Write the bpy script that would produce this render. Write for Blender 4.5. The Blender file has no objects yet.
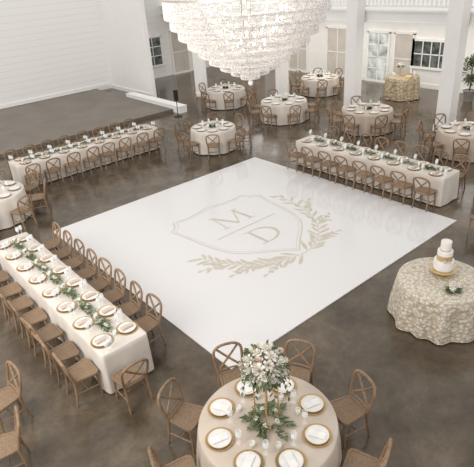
import bpy, math, random
from mathutils import Matrix, Vector
random.seed(7)
COL=bpy.context.scene.collection
try:
    bpy.context.scene.view_settings.view_transform='Standard'
except Exception: pass
pi=math.pi
# ------------------------------------------------------------------ materials
def newmat(name):
    m=bpy.data.materials.new(name);m.use_nodes=True
    return m,m.node_tree.nodes,m.node_tree.links,m.node_tree.nodes['Principled BSDF']
def mat(name,c,rough=.6,metal=0,c2=None,scale=8,bump=0,bscale=40,emit=0,spec=None,trans=0,detail=4,sheen=0,stretch=None,vary=0):
    m,N,L,b=newmat(name)
    b.inputs['Roughness'].default_value=rough;b.inputs['Metallic'].default_value=metal
    if spec is not None:b.inputs['Specular IOR Level'].default_value=spec
    if trans:b.inputs['Transmission Weight'].default_value=trans
    if sheen:b.inputs['Sheen Weight'].default_value=sheen
    if c2 is None:c2=tuple(x*.88 for x in c)
    tc=N.new('ShaderNodeTexCoord');mp=N.new('ShaderNodeMapping');L.new(tc.outputs['Object'],mp.inputs[0])
    if stretch:mp.inputs['Scale'].default_value=stretch
    n=N.new('ShaderNodeTexNoise');n.inputs['Scale'].default_value=scale;n.inputs['Detail'].default_value=detail
    L.new(mp.outputs[0],n.inputs['Vector'])
    r=N.new('ShaderNodeValToRGB');r.color_ramp.elements[0].position=.35;r.color_ramp.elements[1].position=.65
    r.color_ramp.elements[0].color=(*c2,1);r.color_ramp.elements[1].color=(*c,1)
    L.new(n.outputs['Fac'],r.inputs[0])
    out=r.outputs[0]
    if vary:
        oi=N.new('ShaderNodeObjectInfo');mr=N.new('ShaderNodeMapRange');mr.inputs['To Min'].default_value=1-vary;mr.inputs['To Max'].default_value=1+vary
        L.new(oi.outputs['Random'],mr.inputs['Value'])
        hs=N.new('ShaderNodeHueSaturation');L.new(mr.outputs[0],hs.inputs['Value']);L.new(out,hs.inputs['Color']);out=hs.outputs[0]
    L.new(out,b.inputs['Base Color'])
    if emit:
        L.new(out,b.inputs['Emission Color']);b.inputs['Emission Strength'].default_value=emit
    if bump:
        n2=N.new('ShaderNodeTexNoise');n2.inputs['Scale'].default_value=bscale;L.new(mp.outputs[0],n2.inputs['Vector'])
        bp=N.new('ShaderNodeBump');bp.inputs['Strength'].default_value=bump;bp.inputs['Distance'].default_value=.02
        L.new(n2.outputs['Fac'],bp.inputs['Height']);L.new(bp.outputs[0],b.inputs['Normal'])
    return m
M_wood=mat('chair_oak',(.29,.185,.108),.5,c2=(.17,.105,.06),scale=7,stretch=(4,4,.8),vary=.2)
M_seat=mat('rattan',(.29,.195,.122),.65,c2=(.19,.122,.073),scale=60,bump=.3,bscale=120,vary=.15)
M_linen=mat('ivory_linen',(.66,.605,.545),.85,c2=(.59,.535,.475),scale=3,bump=.15,bscale=200,sheen=.1)
M_champ=mat('champagne_satin',(.56,.47,.39),.5,c2=(.49,.405,.33),scale=4,bump=.1,bscale=30,sheen=.1)
M_gold=mat('gold',(.78,.58,.32),.28,1,c2=(.7,.5,.26))
M_cakegold=mat('champagne_gold_leaf',(.52,.37,.18),.35,.45,c2=(.62,.48,.28),scale=30)
M_goldrim=mat('gold_rim',(.52,.35,.15),.32,.75,c2=(.45,.29,.12))
M_china=mat('white_china',(.78,.76,.73),.2)
M_card=mat('white_card',(.82,.8,.77),.7)
M_napkin=mat('napkin_blush',(.56,.47,.39),.85)
M_white=mat('white_paint',(.9,.89,.87),.5,c2=(.88,.87,.85),scale=2)
M_recess=mat('cream_door_paint',(.64,.60,.54),.5,c2=(.56,.52,.46),scale=1.5)
M_leaf=mat('eucalyptus_leaf',(.17,.21,.1),.6,c2=(.065,.09,.035),scale=9)
M_rose=mat('white_petals',(.86,.83,.76),.6,c2=(.83,.78,.7),scale=5)
M_blush=mat('blush_petals',(.80,.70,.60),.6,c2=(.76,.64,.54),scale=5)
M_wax=mat('ivory_wax',(.8,.75,.63),.5)
M_black=mat('black_plastic',(.015,.015,.017),.5)
M_pot=mat('terracotta_pot',(.3,.28,.26),.7)
M_bark=mat('bark',(.12,.08,.05),.9)
M_icing=mat('white_icing',(.8,.77,.73),.45)
M_metal=mat('silver_metal',(.6,.57,.54),.3,.8)
M_emb=mat('emblem_vinyl',(.54,.49,.40),.4,c2=(.50,.45,.36),scale=3)
M_stage=mat('stage_concrete',(.175,.143,.11),.35,c2=(.125,.1,.076),scale=.9,detail=8)
m,N,L,b=newmat('clear_glass');M_glass=m
b.inputs['Base Color'].default_value=(.95,.97,.97,1);b.inputs['Roughness'].default_value=.03;b.inputs['Alpha'].default_value=.35
# crystal: sparkle painted as light and dark noise plus a faint glow
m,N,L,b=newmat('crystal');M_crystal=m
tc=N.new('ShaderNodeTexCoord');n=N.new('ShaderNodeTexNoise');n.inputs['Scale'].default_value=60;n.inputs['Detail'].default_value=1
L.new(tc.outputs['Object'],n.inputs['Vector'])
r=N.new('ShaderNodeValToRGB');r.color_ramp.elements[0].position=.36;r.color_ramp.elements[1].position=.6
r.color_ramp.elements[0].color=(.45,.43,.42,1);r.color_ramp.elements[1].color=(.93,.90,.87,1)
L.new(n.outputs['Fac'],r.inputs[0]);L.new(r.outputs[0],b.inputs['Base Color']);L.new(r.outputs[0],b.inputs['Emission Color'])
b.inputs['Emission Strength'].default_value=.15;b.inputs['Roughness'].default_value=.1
# floor
m,N,L,b=newmat('stained_concrete');M_floor=m
tc=N.new('ShaderNodeTexCoord')
n1=N.new('ShaderNodeTexNoise');n1.inputs['Scale'].default_value=1.1;n1.inputs['Detail'].default_value=12;n1.inputs['Roughness'].default_value=.75;n1.inputs['Distortion'].default_value=.3
n3=N.new('ShaderNodeTexNoise');n3.inputs['Scale'].default_value=.35;n3.inputs['Detail'].default_value=3
L.new(tc.outputs['Object'],n1.inputs['Vector']);L.new(tc.outputs['Object'],n3.inputs['Vector'])
mm=N.new('ShaderNodeMath');mm.operation='MULTIPLY_ADD';mm.inputs[1].default_value=.65;L.new(n1.outputs['Fac'],mm.inputs[0])
m3=N.new('ShaderNodeMath');m3.operation='MULTIPLY';m3.inputs[1].default_value=.35;L.new(n3.outputs['Fac'],m3.inputs[0]);L.new(m3.outputs[0],mm.inputs[2])
r=N.new('ShaderNodeValToRGB');e=r.color_ramp.elements
e[0].position=.39;e[0].color=(.056,.042,.028,1);e[1].position=.61;e[1].color=(.165,.128,.09,1)
e2=r.color_ramp.elements.new(.5);e2.color=(.1,.076,.052,1)
L.new(mm.outputs[0],r.inputs[0]);L.new(r.outputs[0],b.inputs['Base Color'])
n2=N.new('ShaderNodeTexNoise');n2.inputs['Scale'].default_value=2;n2.inputs['Detail'].default_value=5;L.new(tc.outputs['Object'],n2.inputs['Vector'])
mr=N.new('ShaderNodeMapRange');mr.inputs['To Min'].default_value=.08;mr.inputs['To Max'].default_value=.28
L.new(n2.outputs['Fac'],mr.inputs['Value']);L.new(mr.outputs[0],b.inputs['Roughness'])
b.inputs['Specular IOR Level'].default_value=.4
# shiplap wall
m,N,L,b=newmat('white_shiplap');M_ship=m
g=N.new('ShaderNodeNewGeometry');sx=N.new('ShaderNodeSeparateXYZ');L.new(g.outputs['Position'],sx.inputs[0])
d=N.new('ShaderNodeMath');d.operation='DIVIDE';d.inputs[1].default_value=.3;L.new(sx.outputs['Z'],d.inputs[0])
f=N.new('ShaderNodeMath');f.operation='FRACT';L.new(d.outputs[0],f.inputs[0])
r=N.new('ShaderNodeValToRGB');r.color_ramp.elements[0].position=0;r.color_ramp.elements[0].color=(.68,.67,.65,1)
r.color_ramp.elements[1].position=.08;r.color_ramp.elements[1].color=(.88,.87,.85,1)
L.new(f.outputs[0],r.inputs[0]);L.new(r.outputs[0],b.inputs['Base Color']);b.inputs['Roughness'].default_value=.55
M_pane=mat('window_pane',(.16,.18,.17),.05,c2=(.03,.035,.033),scale=3.5,emit=.1,detail=6)  # mottling and slight emission paint tree reflections into the dark glass
M_panebright=mat('door_glass',(.70,.73,.71),.05,c2=(.24,.27,.25),scale=2.2,emit=.25)  # pale tones and emission paint daylight into the glass
# sequin lace cloth with rosettes
def lace(name,cream,gold,mesh,scale,bd=.04):
    m,N,L,b=newmat(name)
    tc=N.new('ShaderNodeTexCoord');v=N.new('ShaderNodeTexVoronoi');v.inputs['Scale'].default_value=scale;v.inputs['Randomness'].default_value=.75
    L.new(tc.outputs['Object'],v.inputs['Vector'])
    sv=N.new('ShaderNodeVectorMath');sv.operation='SUBTRACT';L.new(tc.outputs['Object'],sv.inputs[0]);L.new(v.outputs['Position'],sv.inputs[1])
    sp=N.new('ShaderNodeSeparateXYZ');L.new(sv.outputs[0],sp.inputs[0])
    ad=N.new('ShaderNodeMath');ad.operation='ADD';L.new(sp.outputs['Y'],ad.inputs[0]);L.new(sp.outputs['Z'],ad.inputs[1])
    at=N.new('ShaderNodeMath');at.operation='ARCTAN2';L.new(ad.outputs[0],at.inputs[0]);L.new(sp.outputs['X'],at.inputs[1])
    mu=N.new('ShaderNodeMath');mu.operation='MULTIPLY';mu.inputs[1].default_value=5;L.new(at.outputs[0],mu.inputs[0])
    sn=N.new('ShaderNodeMath');sn.operation='SINE';L.new(mu.outputs[0],sn.inputs[0])
    ma=N.new('ShaderNodeMath');ma.operation='MULTIPLY_ADD';ma.inputs[1].default_value=.07;L.new(sn.outputs[0],ma.inputs[0]);L.new(v.outputs['Distance'],ma.inputs[2])
    r=N.new('ShaderNodeValToRGB');E=r.color_ramp.elements
    E[0].position=.1;E[0].color=(*gold,1);E[1].position=.17;E[1].color=(*cream,1)
    for p,c in((.36,cream),(.42,gold),(.54,mesh),(.68,gold)):
        q=E.new(p);q.color=(*c,1)
    L.new(ma.outputs[0],r.inputs[0]);L.new(r.outputs[0],b.inputs['Base Color'])
    b.inputs['Roughness'].default_value=.45;b.inputs['Metallic'].default_value=.08
    bp=N.new('ShaderNodeBump');bp.inputs['Strength'].default_value=.9;bp.inputs['Distance'].default_value=bd;bp.invert=True
    L.new(ma.outputs[0],bp.inputs['Height']);L.new(bp.outputs[0],b.inputs['Normal'])
    return m
M_lace=lace('sequin_lace',(.72,.675,.60),(.45,.375,.27),(.60,.53,.43),15,.022)
M_goldlace=lace('gold_sequin',(.58,.49,.36),(.32,.25,.15),(.48,.39,.26),9,.03)
m,N,L,b=newmat('dance_floor_white');M_dance=m
b.inputs['Base Color'].default_value=(.67,.655,.65,1);b.inputs['Roughness'].default_value=.08;b.inputs['Specular IOR Level'].default_value=.55
# ------------------------------------------------------------------ geometry helpers: geo=(V,F)
def merge(*gs):
    V=[];F=[]
    for v,f in gs:
        o=len(V);V+=v;F+=[tuple(i+o for i in q) for q in f]
    return V,F
def box(cx,cy,cz,sx,sy,sz):
    x,y,z=sx/2,sy/2,sz/2
    V=[(cx+a*x,cy+b*y,cz+c*z) for a in(-1,1) for b in(-1,1) for c in(-1,1)]
    return V,[(0,1,3,2),(4,6,7,5),(0,4,5,1),(2,3,7,6),(0,2,6,4),(1,5,7,3)]
def lathe(prof,n=24,cap=True):
    V=[];F=[]
    for r,z in prof:
        for i in range(n):
            a=2*pi*i/n;V.append((r*math.cos(a),r*math.sin(a),z))
    for j in range(len(prof)-1):
        for i in range(n):
            k=(i+1)%n;F.append((j*n+i,j*n+k,(j+1)*n+k,(j+1)*n+i))
    if cap:
        F.append(tuple(range(n))[::-1]);F.append(tuple((len(prof)-1)*n+i for i in range(n)))
    return V,F
def tube(pts,rad,n=8,closed=False):
    P=[Vector(p) for p in pts];m=len(P);V=[];F=[]
    if not callable(rad):
        r0=rad;rad=lambda t:r0
    up=None
    for i in range(m):
        if closed:t=P[(i+1)%m]-P[i-1]
        else:t=P[min(i+1,m-1)]-P[max(i-1,0)]
        t.normalize()
        if up is None:
            up=Vector((0,0,1)) if abs(t.z)<.9 else Vector((1,0,0))
        a=t.cross(up).normalized();bb=a.cross(t).normalized();up=bb
        rr=rad(i/(m-1))
        for k in range(n):
            an=2*pi*k/n;V.append(tuple(P[i]+a*rr*math.cos(an)+bb*rr*math.sin(an)))
    for i in range(m if closed else m-1):
        j=(i+1)%m
        for k in range(n):
            l=(k+1)%n;F.append((i*n+k,i*n+l,j*n+l,j*n+k))
    if not closed:
        F.append(tuple(range(n))[::-1]);F.append(tuple((m-1)*n+k for k in range(n)))
    return V,F
def sph(c,r,n=10,m=7,sz=1):
    V=[(c[0],c[1],c[2]-r*sz)];F=[]
    for j in range(1,m):
        p=-pi/2+pi*j/m
        for i in range(n):
            a=2*pi*i/n;V.append((c[0]+r*math.cos(p)*math.cos(a),c[1]+r*math.cos(p)*math.sin(a),c[2]+r*sz*math.sin(p)))
    V.append((c[0],c[1],c[2]+r*sz))
    for i in range(n):
        k=(i+1)%n;F.append((0,1+k,1+i))
        for j in range(m-2):F.append((1+j*n+i,1+j*n+k,1+(j+1)*n+k,1+(j+1)*n+i))
        F.append((1+(m-2)*n+i,1+(m-2)*n+k,len(V)-1))
    return V,F
def mk(name,g,mt,smooth=True,ang=40):
    me=bpy.data.meshes.new(name);me.from_pydata(g[0],[],g[1]);me.validate();me.materials.append(mt)
    if smooth:
        me.polygons.foreach_set('use_smooth',[True]*len(me.polygons))
        try:me.set_sharp_from_angle(angle=math.radians(ang))
        except Exception:pass
    me.update();return me
def ob(name,me,loc=(0,0,0),rz=0,parent=None,label=None,cat=None,group=None,kind=None):
    o=bpy.data.objects.new(name,me);COL.objects.link(o);o.location=loc;o.rotation_euler=(0,0,rz)
    if parent:o.parent=parent
    if label:o['label']=label
    if cat:o['category']=cat
    if group:o['group']=group
    if kind:o['kind']=kind
    return o
# ------------------------------------------------------------------ room
def struct(name,g,mt,smooth=False):
    return ob(name,mk(name,g,mt,smooth),kind='structure')
XB=15.0;YL=18.2
struct('floor',box(0.5,2.1,-.05,29,32.2,.1),M_floor)
struct('wall_left',box(.5,YL+.1,3.5,29,.2,7.2),M_ship)
struct('wall_back',box(XB+.1,2.1,3.5,.2,32.6,7.2),M_white)
struct('wall_partition',box(6.4,16.1,3.5,.22,4.2,7.0),M_white)
struct('baseboard_left',box(-3.9,YL-.02,.24,20.3,.04,.18),M_white)
struct('baseboard_partition',box(6.27,16.1,.1,.05,4.22,.2),M_white)
struct('baseboard_back',box(XB-.02,2.1,.1,.04,32,.2),M_white)
struct('trim_1',merge(box(10.12,2.1,3.62,.12,32.2,.44),box(10.04,2.1,3.82,.1,32.2,.06),box(10.05,2.1,3.43,.06,32.2,.05)),M_white)
struct('ceiling',box(12.55,2.1,3.66,4.8,32.2,.3),M_white)
struct('trim_2',merge(box(0,0,7.6,.3,20,.35)),mat('beam_oak',(.3,.2,.13),.6))
def column(x,y,s,i,h=6.8):
    struct('trim_%d'%i,merge(box(x,y,h/2,s,s,h),box(x,y,.12,s+.08,s+.08,.24),box(x,y,.26,s+.04,s+.04,.04)),M_white)
column(9.7,.3,.5,3);column(9.7,4.35,.48,4);column(9.7,8.3,.42,5,3.4);column(7.8,11.9,.42,6);column(9.7,-3.6,.46,7)
def window(i,axis,c,z,w,h,nx,nz,pm=M_pane,door=False):
    fr=[box(0,0,h/2+.05,w+.2,.1,.1),box(0,0,-h/2-.05,w+.28,.14,.1),box(-w/2-.05,0,0,.1,.1,h+.1),box(w/2+.05,0,0,.1,.1,h+.1)]
    for k in range(1,nx):fr.append(box(-w/2+w*k/nx,0,0,.045,.06,h))
    for k in range(1,nz):fr.append(box(0,0,-h/2+h*k/nz,w,.06,.045))
    nm=('door_%d' if door else 'window_%d')%i
    rz=pi/2 if axis=='x' else 0
    loc=(XB-.04,c,z) if axis=='x' else (c,YL-.04,z)
    o=ob(nm,mk(nm,merge(*fr),M_white,False),loc,rz,kind='structure')
    ob('window_pane' if not pm is M_recess else 'door_panel',mk('window_pane',box(0,0,0,w,.02,h),pm,False),(0,0,0),0,parent=o)
    return o
window(1,'x',4.1,1.5,1.7,1.1,4,2)
window(1,'x',6.9,1.2,1.1,2.2,2,4,M_panebright,True)
window(2,'x',5.5,1.2,.9,2.2,1,2,M_recess,True)
window(3,'x',9.4,1.25,1.3,2.3,2,2,M_recess,True);window(4,'x',12.2,1.25,1.3,2.3,2,2,M_recess,True)
window(5,'x',15.6,1.25,1.3,2.3,2,2,M_recess,True)
window(7,'y',9.2,1.5,1.1,1.5,2,3,M_pane);window(6,'y',12.9,1.5,1.3,1.5,2,3,M_panebright)
window(6,'y',11.1,1.25,1.1,2.3,1,2,M_recess,True)
struct('trim_8',merge(box(-4.2,14.5,.07,19,7.4,.14)),M_stage)
struct('trim_9',merge(box(5.5,12.6,.14,.4,4.6,.28),box(5.5,12.6,.295,.44,4.64,.03)),M_white)
rl=[box(10.12,2.1,4.83,.1,32,.07),box(10.12,2.1,3.97,.07,32,.06)]
for k in range(0,150):rl.append(box(10.12,-8+k*.17,4.4,.045,.045,.82))
struct('trim_10',merge(*rl),M_white)
# ------------------------------------------------------------------ dance floor
df=ob('dance_floor',mk('dance_floor',box(0,0,.012,7,7,.024),M_dance,False),label='glossy white vinyl dance floor with crest monogram',cat='dance floor')
zc=[.0255]
def ribbon(pts,w,z=None):
    V=[];F=[];m=len(pts);zc[0]+=.000012;z=zc[0]
    for i in range(m):
        a=Vector(pts[max(i-1,0)]);b_=Vector(pts[min(i+1,m-1)]);t=(b_-a).normalized();nn=Vector((-t.y,t.x))
        ww=w(i/(m-1)) if callable(w) else w
        p=Vector(pts[i]);V.append((*(p+nn*ww/2),z));V.append((*(p-nn*ww/2),z))
        if i:F.append((2*i-2,2*i-1,2*i+1,2*i))
    return V,F
def bez(p0,p1,p2,p3,n=16):
    o=[]
    for i in range(n+1):
        t=i/n;s=1-t
        o.append(tuple(s**3*p0[k]+3*s*s*t*p1[k]+3*s*t*t*p2[k]+t**3*p3[k] for k in range(2)))
    return o
def half_shield(s):
    p=bez((0,1.72),(.35,1.58),(.8,1.5),(1.25,1.62),10)
    p+=bez((1.25,1.62),(1.3,1.4),(1.4,1.28),(1.6,1.22),8)[1:]
    p+=bez((1.6,1.22),(1.4,.6),(1.5,-.2),(1.18,-.8),14)[1:]
    p+=bez((1.18,-.8),(.85,-1.25),(.35,-1.45),(0,-1.85),12)[1:]
    return [(s*x*.93,y*.94) for x,y in p]
sh=[]
for s in(1,-1):
    sh.append(ribbon(half_shield(s),.028))
    sh.append(ribbon([(x*.945,y*.945) for x,y in half_shield(s)],.012))
ob('shield_outline',mk('shield_outline',merge(*sh),M_emb,False),parent=df)
br=[];rnd=random.Random(23)
def sprig(stem,s,maxl,wd=.07):
    n=len(stem)-1
    br.append(ribbon(stem,.018))
    for i in range(1,n+1):
        for sd in(1,-1):
            if i==n and sd<0:continue
            if n>10 and (i+(1 if sd>0 else 0))%2:continue
            x,y=stem[i];a=Vector(stem[max(i-1,0)]);c=Vector(stem[min(i+1,n)]);t=(c-a).normalized();nn=Vector((-t.y,t.x))*sd
            k=rnd.uniform(.6,1.1) if i<n else 0
            dirv=(t+nn*k).normalized()
            ln=maxl*rnd.uniform(.8,1.15)*(1-.3*i/n)
            p0=Vector((x,y));cv=nn*rnd.uniform(-.12,.08)
            pts=[p0+dirv*ln*q+cv*q*q for q in(0,.12,.22,.35,.5,.65,.8,.92,1)]
            br.append(ribbon([(q.x,q.y) for q in pts],lambda u:.012 if u<.1 else .012+wd*math.sin(pi*min(1,(u-.1)/.9))))
def fullbranch(s,end,ctrl2):
    stem=bez((0,-1.9),(s*.85,-1.8),ctrl2,end,30)
    sprig(stem,s,.42)
    for q,ang in((7,-.8),(14,-.75),(21,-.7)):
        p=Vector(stem[q]);t=(Vector(stem[q+1])-Vector(stem[q-1])).normalized();a=ang*s
        d=Vector((t.x*math.cos(a)-t.y*math.sin(a),t.x*math.sin(a)+t.y*math.cos(a)))
        L=.5;sprig(bez(tuple(p),tuple(p+d*L*.4),tuple(p+d*L*.7+t*.05),tuple(p+d*L+t*.15),4),s,.2,.05)
fullbranch(1,(1.75,.8),(1.85,-.9))
fullbranch(-1,(-1.75,-.35),(-1.5,-1.3))
ob('laurel_wreath',mk('laurel_wreath',merge(*br),M_emb,False),parent=df)
def off(g,x,y,s=1):return [(v[0]*s+x,v[1]*s+y,v[2]) for v in g[0]],g[1]
Mg=merge(ribbon([(-.42,-.36),(-.36,.36)],.03),ribbon([(-.36,.36),(0,-.34)],.075),ribbon([(0,-.34),(.36,.36)],.03),ribbon([(.36,.36),(.42,-.36)],.075),
  ribbon([(-.53,-.36),(-.31,-.36)],.026),ribbon([(.3,-.36),(.54,-.36)],.026),ribbon([(-.48,.37),(-.3,.37)],.026),ribbon([(.3,.37),(.5,.37)],.026))
ob('monogram_letter',mk('monogram_letter',off(Mg,0,.62,.95),M_emb,False),parent=df,label='letter M')
Dc=bez((-.2,.36),(.55,.42),(.55,-.42),(-.2,-.36),24)
Dg=merge(ribbon([(-.22,-.36),(-.22,.36)],.075),ribbon([(-.38,-.36),(-.1,-.36)],.026),ribbon([(-.38,.36),(-.1,.36)],.026),
  ribbon(Dc,lambda u:.026+.06*math.sin(pi*u)))
ob('monogram_letter',mk('monogram_letter',off(Dg,0,-.6,.95),M_emb,False),parent=df,label='letter D')
ob('monogram_bar',mk('monogram_bar',ribbon([(-.95,0),(.95,0)],.028),M_emb,False),parent=df)
# ------------------------------------------------------------------ chair meshes
def rpoly(hw_f,hw_b,yf,yb,r=.07,n=5):
    cs=[(hw_f,yf,0),(-hw_f,yf,1),(-hw_b,yb,2),(hw_b,yb,3)];o=[]
    for x,y,q in cs:
        sxn=1 if x>0 else -1;sy=1 if y>0 else -1
        cx=x-sxn*r;cy=y-sy*r
        for k in range(n+1):
            a=q*pi/2+pi/2*k/n;o.append((cx+r*math.cos(a),cy+r*math.sin(a)))
    return o
def slab(rings):
    n=len(rings[0][0]);V=[];F=[]
    for pts,z in rings:V+=[(x,y,z) for x,y in pts]
    for j in range(len(rings)-1):
        for i in range(n):
            k=(i+1)%n;F.append((j*n+i,j*n+k,(j+1)*n+k,(j+1)*n+i))
    F.append(tuple(range(n))[::-1]);F.append(tuple((len(rings)-1)*n+i for i in range(n)))
    return V,F
sc=lambda s:[(x*s,y*s) for x,y in rpoly(.22,.185,.2,-.2)]
seat_me=mk('seat',slab([(sc(.96),.42),(sc(1),.43),(sc(1),.455),(sc(.97),.465),(sc(.84),.465),(sc(.82),.456)]),M_seat)
LR=lambda t:.015+.007*t
flegL=mk('leg',tube([(-.19,.17,0),(-.183,.165,.2),(-.175,.16,.43)],LR),M_wood)
flegR=mk('leg',tube([(.19,.17,0),(.183,.165,.2),(.175,.16,.43)],LR),M_wood)
blegL=mk('leg',tube([(-.19,-.24,0),(-.18,-.2,.22),(-.175,-.185,.45)],LR),M_wood)
blegR=mk('leg',tube([(.19,-.24,0),(.18,-.2,.22),(.175,-.185,.45)],LR),M_wood)
def bow():
    p=[]
    for i in range(7):
        t=i/6;p.append((-.175-.035*math.sin(pi*t*.5),-.185-.07*t,.45+.30*t))
    for i in range(1,10):
        a=pi-pi*i/10;c=math.cos(a);s_=math.sin(a)
        p.append((.212*(abs(c)**.8)*(1 if c>0 else -1),-.258-.03*s_,.75+.135*(s_**.8)))
    q=[(-x,y,z) for x,y,z in p[:7]][::-1]
    return p+q
def arc3(a,b,c,n=8):
    A,B,C=Vector(a),Vector(b),Vector(c)
    return [tuple(A*(1-t)**2+B*2*t*(1-t)+C*t*t) for t in [i/n for i in range(n+1)]]
back=merge(tube(bow(),.021,8),
  tube(arc3((-.185,-.2,.5),(.02,-.25,.68),(.165,-.285,.84)),.017,6),tube(arc3((.185,-.2,.5),(-.02,-.25,.68),(-.165,-.285,.84)),.017,6),
  tube(arc3((-.18,-.195,.5),(0,-.215,.52),(.18,-.195,.5)),.013,6))
back_me=mk('backrest',back,M_wood)
str_me=mk('stretcher',merge(tube([(-.18,.165,.2),(-.18,-.2,.22)],.011,6),tube([(.18,.165,.2),(.18,-.2,.22)],.011,6),tube([(-.18,-.02,.21),(.18,-.02,.21)],.011,6),
   tube(arc3((-.178,.16,.4),(0,.17,.3),(.178,.16,.4)),.01,6)),M_wood)
def chair(x,y,rz,where,group):
    rz+=random.uniform(-.09,.09)
    e=ob('dining_chair',None,(x,y,0),rz,label='brown wooden cross-back chair '+where,cat='chair',group=group)
    e.empty_display_size=.2
    ob('seat',seat_me,parent=e)
    for l in(flegL,flegR,blegL,blegR):ob('leg',l,parent=e)
    ob('backrest',back_me,parent=e);ob('stretcher',str_me,parent=e)
    return e
# ------------------------------------------------------------------ cloth
def cloth(outline,norms,H,amp,flare,freq,hem=.03,seed=0):
    rnd=random.Random(seed);n=len(outline);V=[];F=[]
    ph=[rnd.uniform(0,6.28) for _ in range(3)]
    L=0;arc=[0]
    for i in range(1,n):
        L+=math.dist(outline[i],outline[i-1]);arc.append(L)
    L+=math.dist(outline[-1],outline[0])
    k1=max(3,round(L*freq));k2=max(2,round(L*freq*.6))
    nz=10
    V.append((0,0,H))
    rings=[]
    rings.append([(x*.5,y*.5,H) for x,y in outline])
    rings.append([(x,y,H) for x,y in outline])
    rings.append([(x+nx*.008,y+ny*.008,H-.008) for (x,y),(nx,ny) in zip(outline,norms)])
    for j in range(1,nz+1):
        t=j/nz;z=H-.008-(H-.008-hem)*t;r=[]
        for i in range(n):
            th=2*pi*arc[i]/L
            w=math.sin(k1*th+ph[0]+1.2*math.sin(3*th+ph[2]))*.65+math.sin(k2*th+ph[1])*.35
            d=.01+flare*t**.8+amp*w*min(1,t*1.6)
            x,y=outline[i];nx,ny=norms[i];r.append((x+nx*d,y+ny*d,z))
        rings.append(r)
    for r in rings:V+=r
    for i in range(n):F.append((0,1+i,1+(i+1)%n))
    for j in range(len(rings)-1):
        for i in range(n):
            k=(i+1)%n;F.append((1+j*n+i,1+(j+1)*n+i,1+(j+1)*n+k,1+j*n+k))
    return V,F
def circ(r,n=200):
    return [(r*math.cos(2*pi*i/n),r*math.sin(2*pi*i/n)) for i in range(n)],[(math.cos(2*pi*i/n),math.sin(2*pi*i/n)) for i in range(n)]
def rect(hx,hy,r=.03,step=.025):
    o=[];nm=[]
    cs=[(hx,hy,0),(-hx,hy,1),(-hx,-hy,2),(hx,-hy,3)]
    for ci,(x,y,q) in enumerate(cs):
        sxn=1 if x>0 else -1;sy=1 if y>0 else -1
        cx=x-sxn*r;cy=y-sy*r
        for k in range(6):
            a=q*pi/2+pi/2*k/5;o.append((cx+r*math.cos(a),cy+r*math.sin(a)));nm.append((math.cos(a),math.sin(a)))
        x2,y2,q2=cs[(ci+1)%4]
        a=q*pi/2+pi/2;p=o[-1]
        s2=1 if x2>0 else -1;t2=1 if y2>0 else -1
        e=(x2-s2*r+r*math.cos(a),y2-t2*r+r*math.sin(a))
        m=int(math.dist(p,e)/step)
        for k in range(1,m):
            o.append((p[0]+(e[0]-p[0])*k/m,p[1]+(e[1]-p[1])*k/m));nm.append((math.cos(a),math.sin(a)))
    return o,nm
def table(name,x,y,out,topg,mt,label,H=.76,amp=.034,flare=.06,freq=2.0,seed=0,cat='table'):
    e=ob(name,None,(x,y,0),label=label,cat=cat);e.empty_display_size=.3
    ob('tablecloth',mk('tablecloth',cloth(out[0],out[1],H,amp,flare,freq,seed=seed),mt,True,60),parent=e)
    ob('tabletop',mk('tabletop',topg,M_wood,False),parent=e)
    return e
def longtable(x,y,hx,hy,label,seed):
    return table('banquet_table',x,y,rect(hx,hy),box(0,0,.735,2*hx-.02,2*hy-.02,.03),M_linen,label,seed=seed,flare=.024,amp=.02,freq=2.1)
def roundtable(x,y,r,mt,label,seed,**k):
    return table('round_table',x,y,circ(r),lathe([(r-.01,.72),(r-.01,.75)],48),mt,label,seed=seed,**k)
# ------------------------------------------------------------------ tableware
charger_me=mk('charger_plate',lathe([(.10,0),(.13,.002),(.17,.012),(.174,.015),(.168,.016),(.128,.007),(.05,.006)],32),M_goldrim)
plate_me=mk('dinner_plate',lathe([(.08,0),(.1,.003),(.142,.010),(.145,.012),(.138,.013),(.095,.008),(.04,.007)],32),M_china)
goldline_me=mk('gold_band',lathe([(.137,.0145),(.143,.0145),(.144,.0125),(.139,.0135)],32,False),M_gold)
card_me=mk('menu_card',merge(box(0,0,.0025,.1,.21,.003),box(0,0,.005,.09,.195,.002)),M_card,False)
nap=[]
for i in range(4):nap.append(box(0,0,.003+.006*i,.10-.004*i,.2-.006*i,.006))
napkin_me=mk('folded_napkin',merge(*nap,box(0,0,.0265,.06,.13,.001)),M_napkin,False)
glass_me=mk('wine_glass',lathe([(.034,0),(.034,.003),(.006,.008),(.004,.08),(.02,.095),(.036,.12),(.039,.15),(.032,.2),(.030,.2),(.036,.15),(.033,.122),(.015,.1)],16,False),M_glass)
votive_me=mk('candle_glass',lathe([(.032,0),(.036,.075),(.034,.075),(.03,.006),(.001,.006)],16,False),M_glass)
wax_me=mk('candle_wax',lathe([(.028,.008),(.029,.045),(.01,.047)],14),M_wax)
HT=.761
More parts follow.
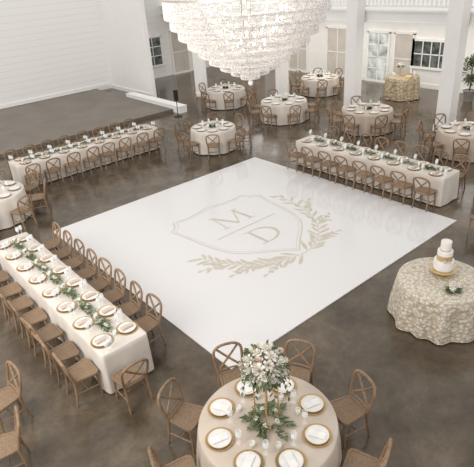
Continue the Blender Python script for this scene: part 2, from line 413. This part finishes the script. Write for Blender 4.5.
def setting(x,y,ang,where,group,near='napkin',long=False):
    ob('charger_plate',charger_me,(x,y,HT),0,label='gold charger plate '+where,cat='plate',group='chargers '+group)
    p=ob('dinner_plate',plate_me,(x,y,HT+.0165),0,label='white china dinner plate on a gold charger',cat='plate',group='plates '+group)
    if near=='card':
        ob('gold_band',goldline_me,parent=p)
        ob('menu_card',card_me,(x,y,HT+.0298),ang+pi/2,label='white menu card on a white dinner plate',cat='card',group='menus '+group)
    elif near:
        ob('gold_band',goldline_me,parent=p)
        ob('folded_napkin',napkin_me,(x,y,HT+.0298),ang+pi/2,label='folded blush napkin on a white plate',cat='napkin',group='napkins '+group)
    ix,iy=-math.cos(ang),-math.sin(ang);tx,ty=-math.sin(ang),math.cos(ang)
    fi,ft=(.03,.235) if long else (.19,.14)
    ob('wine_glass',glass_me,(x+ix*fi+tx*ft,y+iy*fi+ty*ft,HT),0,label='clear stemmed glass '+where,cat='glass',group='glasses '+group)
    if long:ob('wine_glass',glass_me,(x-ix*.05+tx*.27,y-iy*.05+ty*.27,HT),0,label='clear stemmed glass '+where,cat='glass',group='glasses '+group)
def votive(x,y,where,group):
    o=ob('votive_candle',votive_me,(x,y,HT),label='ivory glass candle '+where,cat='candle',group=group)
    ob('candle_wax',wax_me,parent=o)
# ------------------------------------------------------------------ foliage
def leaf(p,d,ln,w,rnd):
    d=d.normalized();s=d.cross(Vector((rnd.uniform(-.4,.4),rnd.uniform(-.4,.4),1)));
    if s.length<1e-3:s=Vector((1,0,0))
    s.normalize();u=s.cross(d)
    P=[p,p+d*ln*.35+s*w*.5+u*w*.15,p+d*ln*.75+s*w*.35+u*w*.05,p+d*ln-u*ln*.15,p+d*ln*.75-s*w*.35+u*w*.05,p+d*ln*.35-s*w*.5+u*w*.15,p+d*ln*.5-u*.0]
    V=[tuple(q) for q in P]
    return V,[(0,1,6,5),(1,2,3,6),(6,3,4,5)]
def rose(c,r,ax,rnd):
    ax=Vector(ax).normalized();a=ax.cross(Vector((.3,.7,.2))).normalized();b_=ax.cross(a);gs=[]
    c=Vector(c)
    for layer,(np_,open_,h) in enumerate([(6,1.0,.35),(5,.72,.6),(4,.45,.8),(3,.22,.9)]):
        for i in range(np_):
            th=2*pi*i/np_+layer*.6+rnd.uniform(-.15,.15);wd=2*pi/np_*.75
            V=[];F=[]
            for j in range(4):
                t=j/3
                rad=r*(.12+(open_-.12)*t**.7);hh=r*(h*t-.25+(-.18*t*t if layer==0 else 0))
                for k in range(4):
                    aa=th+(k/3-.5)*wd*(1.1-.35*t*t)
                    rr=rad*(1-.08*abs(k-1.5)*t)
                    V.append(tuple(c+a*math.cos(aa)*rr+b_*math.sin(aa)*rr+ax*hh))
            for j in range(3):
                for k in range(3):F.append((j*4+k,j*4+k+1,j*4+k+5,j*4+k+4))
            gs.append((V,F))
    return merge(*gs)
def flowers(gs,mt,parent,label=None):
    for g in gs:ob('flower',mk('flower',g,mt,True,80),parent=parent,label=label)
def cluster(x,y,alongY,label,group,seed):
    rnd=random.Random(seed);L=[];R=[]
    for i in range(rnd.randint(95,130)):
        t=rnd.gauss(0,.115);t=max(-.215,min(.215,t))
        o=max(-.08,min(.08,rnd.gauss(0,.05)))*(1-abs(t)*1.9)
        p=Vector((o,t,.015+rnd.uniform(0,.06)));a=rnd.uniform(0,2*pi)
        d=Vector((math.cos(a)*.8,math.sin(a)*1.5,rnd.uniform(-.02,.5)))
        L.append(leaf(p,d,rnd.uniform(.045,.075),rnd.uniform(.022,.036),rnd))
    for i in range(rnd.randint(2,4)):
        R.append(rose((rnd.uniform(-.04,.04),rnd.uniform(-.12,.12),.075),rnd.uniform(.03,.045),(rnd.uniform(-.3,.3),rnd.uniform(-.3,.3),1),rnd))
    e=ob('greenery_cluster',None,(x,y,HT),0 if alongY else pi/2,label=label,cat='greenery',group=group)
    ob('foliage',mk('foliage',merge(*L),M_leaf,False),parent=e,kind='stuff')
    flowers(R,M_rose,e)
def bouquet(x,y,z,r,label,seed,nl=160,nr=10,blush=2,cat='flowers',name='flower_centerpiece'):
    rnd=random.Random(seed);L=[];R=[];B=[]
    for i in range(nl):
        a=rnd.uniform(0,2*pi);h=rnd.uniform(0,1);rr=r*rnd.uniform(.3,.9)
        p=Vector((math.cos(a)*rr*.8,math.sin(a)*rr*.8,.01+h*r*.5*(1-rr/r*.6)))
        L.append(leaf(p,Vector((math.cos(a),math.sin(a),rnd.uniform(0,.7))),rnd.uniform(.06,.09),rnd.uniform(.025,.04),rnd))
    for i in range(nr):
        a=i*2.4;rr=r*.8*math.sqrt(i/nr);d=Vector((math.cos(a)*rr,math.sin(a)*rr,r*1.1))
        (B if i%5==3 and blush else R).append(rose((math.cos(a)*rr,math.sin(a)*rr,.09+r*.6*(1-(rr/r)**2)),rnd.uniform(.042,.058),d,rnd))
    e=ob(name,None,(x,y,z),label=label,cat=cat)
    ob('foliage',mk('foliage',merge(*L),M_leaf,False),parent=e,kind='stuff')
    flowers(R,M_rose,e);flowers(B,M_blush,e)
    ob('vase',mk('vase',lathe([(.04,0),(.06,.03),(.055,.08),(.05,.08),(.055,.03),(.03,.01)],16,False),M_glass),parent=e)
# ------------------------------------------------------------------ long tables
def banquet(cx,cy,alongY,half,label,where,seed,near='napkin',inner=None,chp=.25,chn=.25):
    hw=.38
    if alongY:longtable(cx,cy,hw,half,label,seed)
    else:longtable(cx,cy,half,hw,label,seed)
    n=8;sp=(2*half)/n
    for i in range(n):
        t=-half+sp*(i+.5)
        for s in(1,-1):
            o=hw+(chp if s>0 else chn)+random.uniform(0,.03);jt=random.uniform(-.025,.025)
            if alongY:
                tc_=t if not(inner and s>0) else inner[0]+inner[1]*i
                chair(cx+s*o,cy+tc_+jt,(0 if s>0 else pi)+pi/2,where,'chairs '+where)
                setting(cx+s*.22,cy+t,0 if s>0 else pi,where,where,near,long=True)
            else:
                chair(cx+t+jt,cy+s*o,(pi/2 if s>0 else -pi/2)+pi/2,where,'chairs '+where)
                setting(cx+t,cy+s*.22,pi/2 if s>0 else -pi/2,where,where,near,long=True)
        if alongY:votive(cx,cy+t,where,'candles '+where)
        else:votive(cx+t,cy,where,'candles '+where)
        if i<n-1:
            c=(cx,cy+t+sp/2) if alongY else (cx+t+sp/2,cy)
            cluster(*c,alongY,'greenery and roses '+where,'greenery '+where,seed*10+i)
banquet(-4.78,-.1,True,2.5,'long banquet table in ivory linen with gold place settings','at a long ivory banquet table',11,inner=(-1.9,.57))
banquet(4.3,-.4,True,2.44,'long banquet table in ivory linen facing the dance floor','at a banquet table past the dance floor',12,chp=.42)
banquet(-.45,7.33,False,2.5,'long banquet table in ivory linen near the stage','at the banquet table near the stage',13,chp=.42)
chair(-4.95,-2.6-.31,0,'at the end of a banquet table','chairs at a long ivory banquet table')
# ------------------------------------------------------------------ round tables
def roundset(cx,cy,r,mt,label,where,seed,n=8,a0=0.2,skip=(),near=None,rose_r=.15):
    roundtable(cx,cy,r,mt,label,seed)
    for k in range(n):
        a=a0+2*pi*k/n;R=r+.08+.225
        if k not in skip:chair(cx+R*math.cos(a),cy+R*math.sin(a),a+pi/2,where,'chairs '+where)
        setting(cx+(r-.22)*math.cos(a),cy+(r-.22)*math.sin(a),a,where,where,near)
    if not near:bouquet(cx,cy,HT,rose_r,'white rose centerpiece '+where,seed+3)
roundset(-4.27,-5.15,.84,M_champ,'round table in champagne satin with tall floral stand','at the champagne satin round table',21,a0=math.radians(26),near='card',skip=(4,5))
roundset(3.31,5.38,.76,M_linen,'round table in ivory linen beside the dance floor','at a round table by the dance floor',22,a0=.1)
roundset(7.4,5.95,.9,M_linen,'large round table in ivory linen','at the large ivory round table',23,a0=.3)
roundset(11.6,7.7,.84,M_linen,'round table in ivory linen near the back doorways','at the table near back doorways',24,a0=.0)
roundset(7.5,9.7,.84,M_linen,'round table in ivory linen beside a white column','at the round table beside a column',25,a0=.2)
roundset(8.2,2.5,.86,M_champ,'round table in champagne cloth between white columns','at the round table between columns',26,a0=.15)
roundset(7.95,-1.35,.84,M_champ,'round table in champagne cloth beside a column','at the champagne table near a column',27,a0=.35)
roundset(-4.2,5.5,.84,M_linen,'round table in ivory linen near the banquet table','at the table near the banquet table',28,a0=.3,skip=(3,4))
for (x,y,a) in[(-6.5,-2.0,0.1),(-6.78,-2.85,-.2)]:
    chair(x,y,a+pi/2,'turned away from the banquet table','chairs turned away from the banquet table')
chair(3.2,-4.2,math.radians(-100)+pi/2,'standing alone by the dance floor','chairs by the dance floor')
chair(5.15,-3.3,math.radians(-60)+pi/2,'standing alone past a banquet table','chairs by the dance floor')
# ------------------------------------------------------------------ tall arrangement
e=ob('tall_flower_arrangement',None,(-4.27,-5.15,HT),label='tall gold stand topped with white roses and greenery',cat='flower arrangement')
sg=[]
for sx_ in(-1,1):
    for sy_ in(-1,1):sg.append(tube([(sx_*.1,sy_*.1,0),(sx_*.1,sy_*.1,.72)],.009,6))
for z in(.008,.72):
    sg+= [tube([(-.1,-.1,z),(.1,-.1,z)],.009,6),tube([(.1,-.1,z),(.1,.1,z)],.009,6),tube([(.1,.1,z),(-.1,.1,z)],.009,6),tube([(-.1,.1,z),(-.1,-.1,z)],.009,6)]
sg.append(lathe([(.09,.715),(.11,.73),(.1,.75)],16))
ob('stand',mk('stand',merge(*sg),M_gold),parent=e)
rnd=random.Random(3);L_=[];R_=[];B_=[]
for i in range(330):
    v=Vector((rnd.gauss(0,1),rnd.gauss(0,1),rnd.gauss(-.15,.75))).normalized()
    p=Vector((0,0,.9))+Vector((v.x*.2,v.y*.2,v.z*.16))
    L_.append(leaf(p,v+Vector((0,0,-.5 if v.z<0.1 else 0)),rnd.uniform(.07,.13),rnd.uniform(.028,.042),rnd))
for s in range(8):
    a=s*.8+.3
    for k in range(12):
        t=k/11;p=Vector((math.cos(a)*(.19+.1*t),math.sin(a)*(.19+.1*t),.84-.3*t*t));
        L_.append(leaf(p,Vector((math.cos(a+(-1)**k*1.2),math.sin(a+(-1)**k*1.2),-.6)),.06,.03,rnd))
n=44
for i in range(n):
    ph=math.acos(1-1.6*(i+.5)/n);th=i*2.399
    v=Vector((math.sin(ph)*math.cos(th),math.sin(ph)*math.sin(th),math.cos(ph)))
    kk=rnd.uniform(.94,1.12)
    (B_ if i%9==4 else R_).append(rose((v.x*.23*kk,v.y*.23*kk,.9+v.z*.2*kk),rnd.uniform(.062,.085),v,rnd))
rnd=random.Random(5)
for s in range(11):
    a=s*2*pi/11+rnd.uniform(-.2,.2);Ls=rnd.uniform(.12,.25)
    for k in range(24):
        t=rnd.random();rr=.08+Ls*t
        p=Vector((math.cos(a)*rr+rnd.gauss(0,.02),math.sin(a)*rr+rnd.gauss(0,.02),.02+.09*(1-t)*rnd.random()))
        L_.append(leaf(p,Vector((math.cos(a+rnd.uniform(-1,1)),math.sin(a+rnd.uniform(-1,1)),rnd.uniform(0,.5))),rnd.uniform(.05,.085),.032,rnd))
for i in range(5):
    a=i*1.26;rr=.14;R_.append(rose((rr*math.cos(a),rr*math.sin(a),.09),.036,(math.cos(a)*.4,math.sin(a)*.4,1),rnd))
ob('foliage',mk('foliage',merge(*L_),M_leaf,False),parent=e,kind='stuff')
flowers(R_,M_rose,e,'white rose');flowers(B_,M_blush,e,'blush rose')
for k in(0,1,2,4,5,7):
    a=math.radians(26+45*k-6);votive(-4.27+.4*math.cos(a),-5.15+.4*math.sin(a),'beside the tall arrangement','candles at the champagne satin round table')
# ------------------------------------------------------------------ cake table
cx,cy=-.03,-5.03
table('cake_table',cx,cy,circ(.71),lathe([(.70,.72),(.70,.75)],48),M_lace,'round cake table in gold and ivory sequin lace',amp=.055,flare=.09,freq=2.6,seed=31)
kx,ky=.12,-4.95
ob('cake_stand',mk('cake_stand',lathe([(.14,0),(.14,.012),(.05,.025),(.035,.05),(.05,.07),(.2,.09),(.22,.095),(.22,.11),(.2,.11)],40),M_cakegold),(kx,ky,HT),label='round gold pedestal cake stand',cat='cake stand')
ck=ob('wedding_cake',None,(kx,ky,HT+.111),label='three-tier white wedding cake with gold middle band',cat='cake')
z=0
for i,(r,h) in enumerate([(.165,.18),(.125,.18),(.088,.17)]):
    ob('cake_tier',mk('cake_tier',lathe([(r-.003,z),(r,z+.003),(r,z+h-.008),(r-.003,z+h-.002),(r-.008,z+h)],48),M_icing),parent=ck)
    top=.018 if i!=1 else .1
    ob('gold_band',mk('gold_band',lathe([(r,z+.002),(r+.002,z+.003),(r+.002,z+top-.001),(r,z+top)],48,False),M_cakegold),parent=ck)
    z+=h
flowers([rose((-.13,-.08,.195),.04,(-.5,-.3,1),rnd),rose((-.08,-.13,.19),.032,(-.3,-.6,1),rnd)],M_rose,ck)
bouquet(-.25,-5.35,HT,.11,'small white and green posy on the cake table',41,nl=70,nr=6)
table('sequin_table',12.9,4.15,circ(.68),lathe([(.67,.86),(.67,.9)],48),M_goldlace,'round table in gold sequin cloth near back wall',H=.92,amp=.055,flare=.1,freq=2.4,seed=33)
ob('serving_tray',mk('serving_tray',lathe([(.2,0),(.22,.02),(.21,.03),(.19,.012),(.01,.012)],32,False),M_gold),(12.75,3.8,.921),label='round gold tray on the sequin table',cat='tray')
ob('pedestal_stand',mk('pedestal_stand',lathe([(.12,0),(.12,.01),(.025,.03),(.02,.28),(.1,.3),(.1,.31)],24),M_gold),(13.0,4.35,.921),label='slim gold pedestal holding a rose posy',cat='stand')
bouquet(13.0,4.35,1.232,.18,'white rose posy on a gold pedestal',43,nl=70,nr=16)
for dx,dy in((-.35,.25),(-.45,.1),(.1,-.5)):
    ob('wine_glass',glass_me,(12.9+dx,4.15+dy,.921),0,label='clear stemmed glass on the gold sequin table',cat='glass',group='glasses on the sequin table')
# ------------------------------------------------------------------ speaker & plant
sp=ob('column_speaker',None,(5.0,10.0,0),label='slim black speaker on a round base beside the stage',cat='speaker')
ob('base',mk('base',lathe([(.18,0),(.18,.03),(.02,.04)],24),M_black),parent=sp)
ob('pole',mk('pole',tube([(0,0,.03),(0,0,.7)],.018,10),M_black),parent=sp)
ob('speaker_box',mk('speaker_box',merge(box(0,0,.9,.14,.14,.45),box(-.073,0,.9,.006,.11,.41)),M_black,False),parent=sp)
rnd=random.Random(9);L_=[]
for i in range(520):
    v=Vector((rnd.gauss(0,1),rnd.gauss(0,1),rnd.gauss(0,1))).normalized();k=rnd.uniform(.4,1)
    L_.append(leaf(Vector((v.x*.4*k,v.y*.4*k,1.25+v.z*.55*k)),v+Vector((0,0,.3)),.14,.06,rnd))
pt=ob('potted_tree',None,(13.9,1.6,0),label='leafy green potted tree near the back wall',cat='plant')
ob('pot',mk('pot',lathe([(.17,0),(.24,.4),(.26,.42),(.24,.44),(.21,.4)],28),M_pot),parent=pt)
ob('trunk',mk('trunk',tube([(0,0,.38),(.03,0,.8),(0,.02,1.3)],.03,8),M_bark),parent=pt)
ob('foliage',mk('foliage',merge(*L_),M_leaf,False),parent=pt,kind='stuff')
# ------------------------------------------------------------------ chandelier
ch=ob('chandelier',None,(.2,-.17,0),label='large tiered crystal bead chandelier above the dance floor',cat='chandelier')
octF=[(0,1,4),(1,2,4),(2,3,4),(3,0,4),(1,0,5),(2,1,5),(3,2,5),(0,3,5)]
def bead(V,F,x,y,z,r,ln):
    o=len(V);V+= [(x+r,y,z),(x,y+r,z),(x-r,y,z),(x,y-r,z),(x,y,z+ln),(x,y,z-ln)];F+=[tuple(i+o for i in q) for q in octF]
def curtain(profile,n,step,r=.02,drop=None):
    V=[];F=[];L=[0]
    for i in range(1,len(profile)):L.append(L[-1]+math.dist(profile[i],profile[i-1]))
    m=max(2,int(L[-1]/step))
    for k in range(n):
        a=2*pi*k/n
        for j in range(m+1):
            s=L[-1]*j/m;i=1
            while i<len(L)-1 and s>L[i]:i+=1
            t=(s-L[i-1])/(L[i]-L[i-1]);R=profile[i-1][0]+(profile[i][0]-profile[i-1][0])*t;z=profile[i-1][1]+(profile[i][1]-profile[i-1][1])*t
            bead(V,F,R*math.cos(a),R*math.sin(a),z,r,r*1.5)
        if drop:
            R,z=profile[-1];z-=drop*.6;bead(V,F,R*math.cos(a),R*math.sin(a),z,r*1.1,drop*.5)
    return V,F
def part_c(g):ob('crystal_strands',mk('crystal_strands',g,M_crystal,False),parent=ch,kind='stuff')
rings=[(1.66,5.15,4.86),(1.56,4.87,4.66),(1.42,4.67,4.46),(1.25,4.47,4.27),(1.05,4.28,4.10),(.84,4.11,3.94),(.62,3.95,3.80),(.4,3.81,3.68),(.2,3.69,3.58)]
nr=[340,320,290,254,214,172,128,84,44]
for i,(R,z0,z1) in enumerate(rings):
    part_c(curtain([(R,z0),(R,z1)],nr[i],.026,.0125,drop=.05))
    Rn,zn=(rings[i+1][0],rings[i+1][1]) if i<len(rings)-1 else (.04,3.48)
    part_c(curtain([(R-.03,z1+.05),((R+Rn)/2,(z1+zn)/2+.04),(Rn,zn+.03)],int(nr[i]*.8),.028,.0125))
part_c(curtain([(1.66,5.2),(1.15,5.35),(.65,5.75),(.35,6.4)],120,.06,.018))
fr=[]
for R,z0,z1 in rings:
    V=[];F=[]
    for k in range(72):
        a=2*pi*k/72
        for rr,zz in((R+.016,z0-.0),(R+.016,z0+.03),(R-.016,z0+.03),(R-.016,z0)):V.append((rr*math.cos(a),rr*math.sin(a),zz))
    for k in range(72):
        for q in range(4):F.append((k*4+q,((k+1)%72)*4+q,((k+1)%72)*4+(q+1)%4,k*4+(q+1)%4))
    fr.append((V,F))
for k in range(8):
    a=2*pi*k/8;fr.append(tube([(.03*math.cos(a),.03*math.sin(a),3.62)]+[(R*math.cos(a),R*math.sin(a),z0+.03) for R,z0,z1 in rings[::-1]]+[(.35*math.cos(a),.35*math.sin(a),6.4)],.01,6))
fr.append(tube([(0,0,3.45),(0,0,6.4)],.02,8))
ob('frame',mk('frame',merge(*fr),M_metal),parent=ch)
ob('suspension_rod',mk('suspension_rod',merge(tube([(0,0,6.4),(0,0,7.42)],.025,8),lathe([(.37,6.38),(.37,6.42),(.05,6.5)],24)),M_metal),parent=ch)
ob('finial',mk('finial',merge(sph((0,0,3.44),.055,16,10,1.1),lathe([(.02,3.48),(.06,3.51),(.02,3.54)],16)),M_crystal),parent=ch)
M_bulb=mat('warm_bulb',(1,.86,.72),.4,emit=22)
bl=[]
for R,z0,z1 in rings[:7]:
    for k in range(12 if R>1 else 6):
        a=2*pi*(k+.5)/(12 if R>1 else 6);rr=R*.55
        bl.append(sph((rr*math.cos(a),rr*math.sin(a),z0+.22),.022,8,6,1.8))
ob('bulb',mk('bulb',merge(*bl),M_bulb),parent=ch,kind='stuff')
# ------------------------------------------------------------------ lights
w=bpy.data.worlds.new('w');bpy.context.scene.world=w;w.use_nodes=True
w.node_tree.nodes['Background'].inputs[0].default_value=(1,.985,.96,1);w.node_tree.nodes['Background'].inputs[1].default_value=1.0
def area(loc,dirv,sx_,sy_,p,c=(1,.965,.92)):
    l=bpy.data.lights.new('area','AREA');l.shape='RECTANGLE';l.size=sx_;l.size_y=sy_;l.energy=p;l.color=c
    o=bpy.data.objects.new('soft_light',l);COL.objects.link(o);o.location=loc
    o.rotation_euler=Vector(dirv).to_track_quat('-Z','Y').to_euler();return o
area((-11,-2,6.5),(1,.95,-.2),8,5,1100)  # unseen fill added on the camera side to brighten walls and chair backs
area((12.2,6,3.4),(0,0,-1),3.5,18,420)  # fill added under the balcony slab to lift the back area
# ------------------------------------------------------------------ camera
R=[[0.751987,-0.655958,-0.065078],[0.351687,0.315741,0.881262],[-0.557523,-0.685585,0.468125]]
C=[-7.2079,-8.4448,5.7182]
cam=bpy.data.objects.new('camera',bpy.data.cameras.new('camera'));COL.objects.link(cam)
cam.matrix_world=Matrix([[R[0][i],R[1][i],R[2][i],C[i]] for i in range(3)]+[[0,0,0,1]])
cam.data.sensor_width=36;cam.data.lens=510.22/474*36;cam.data.clip_end=200
bpy.context.scene.camera=cam
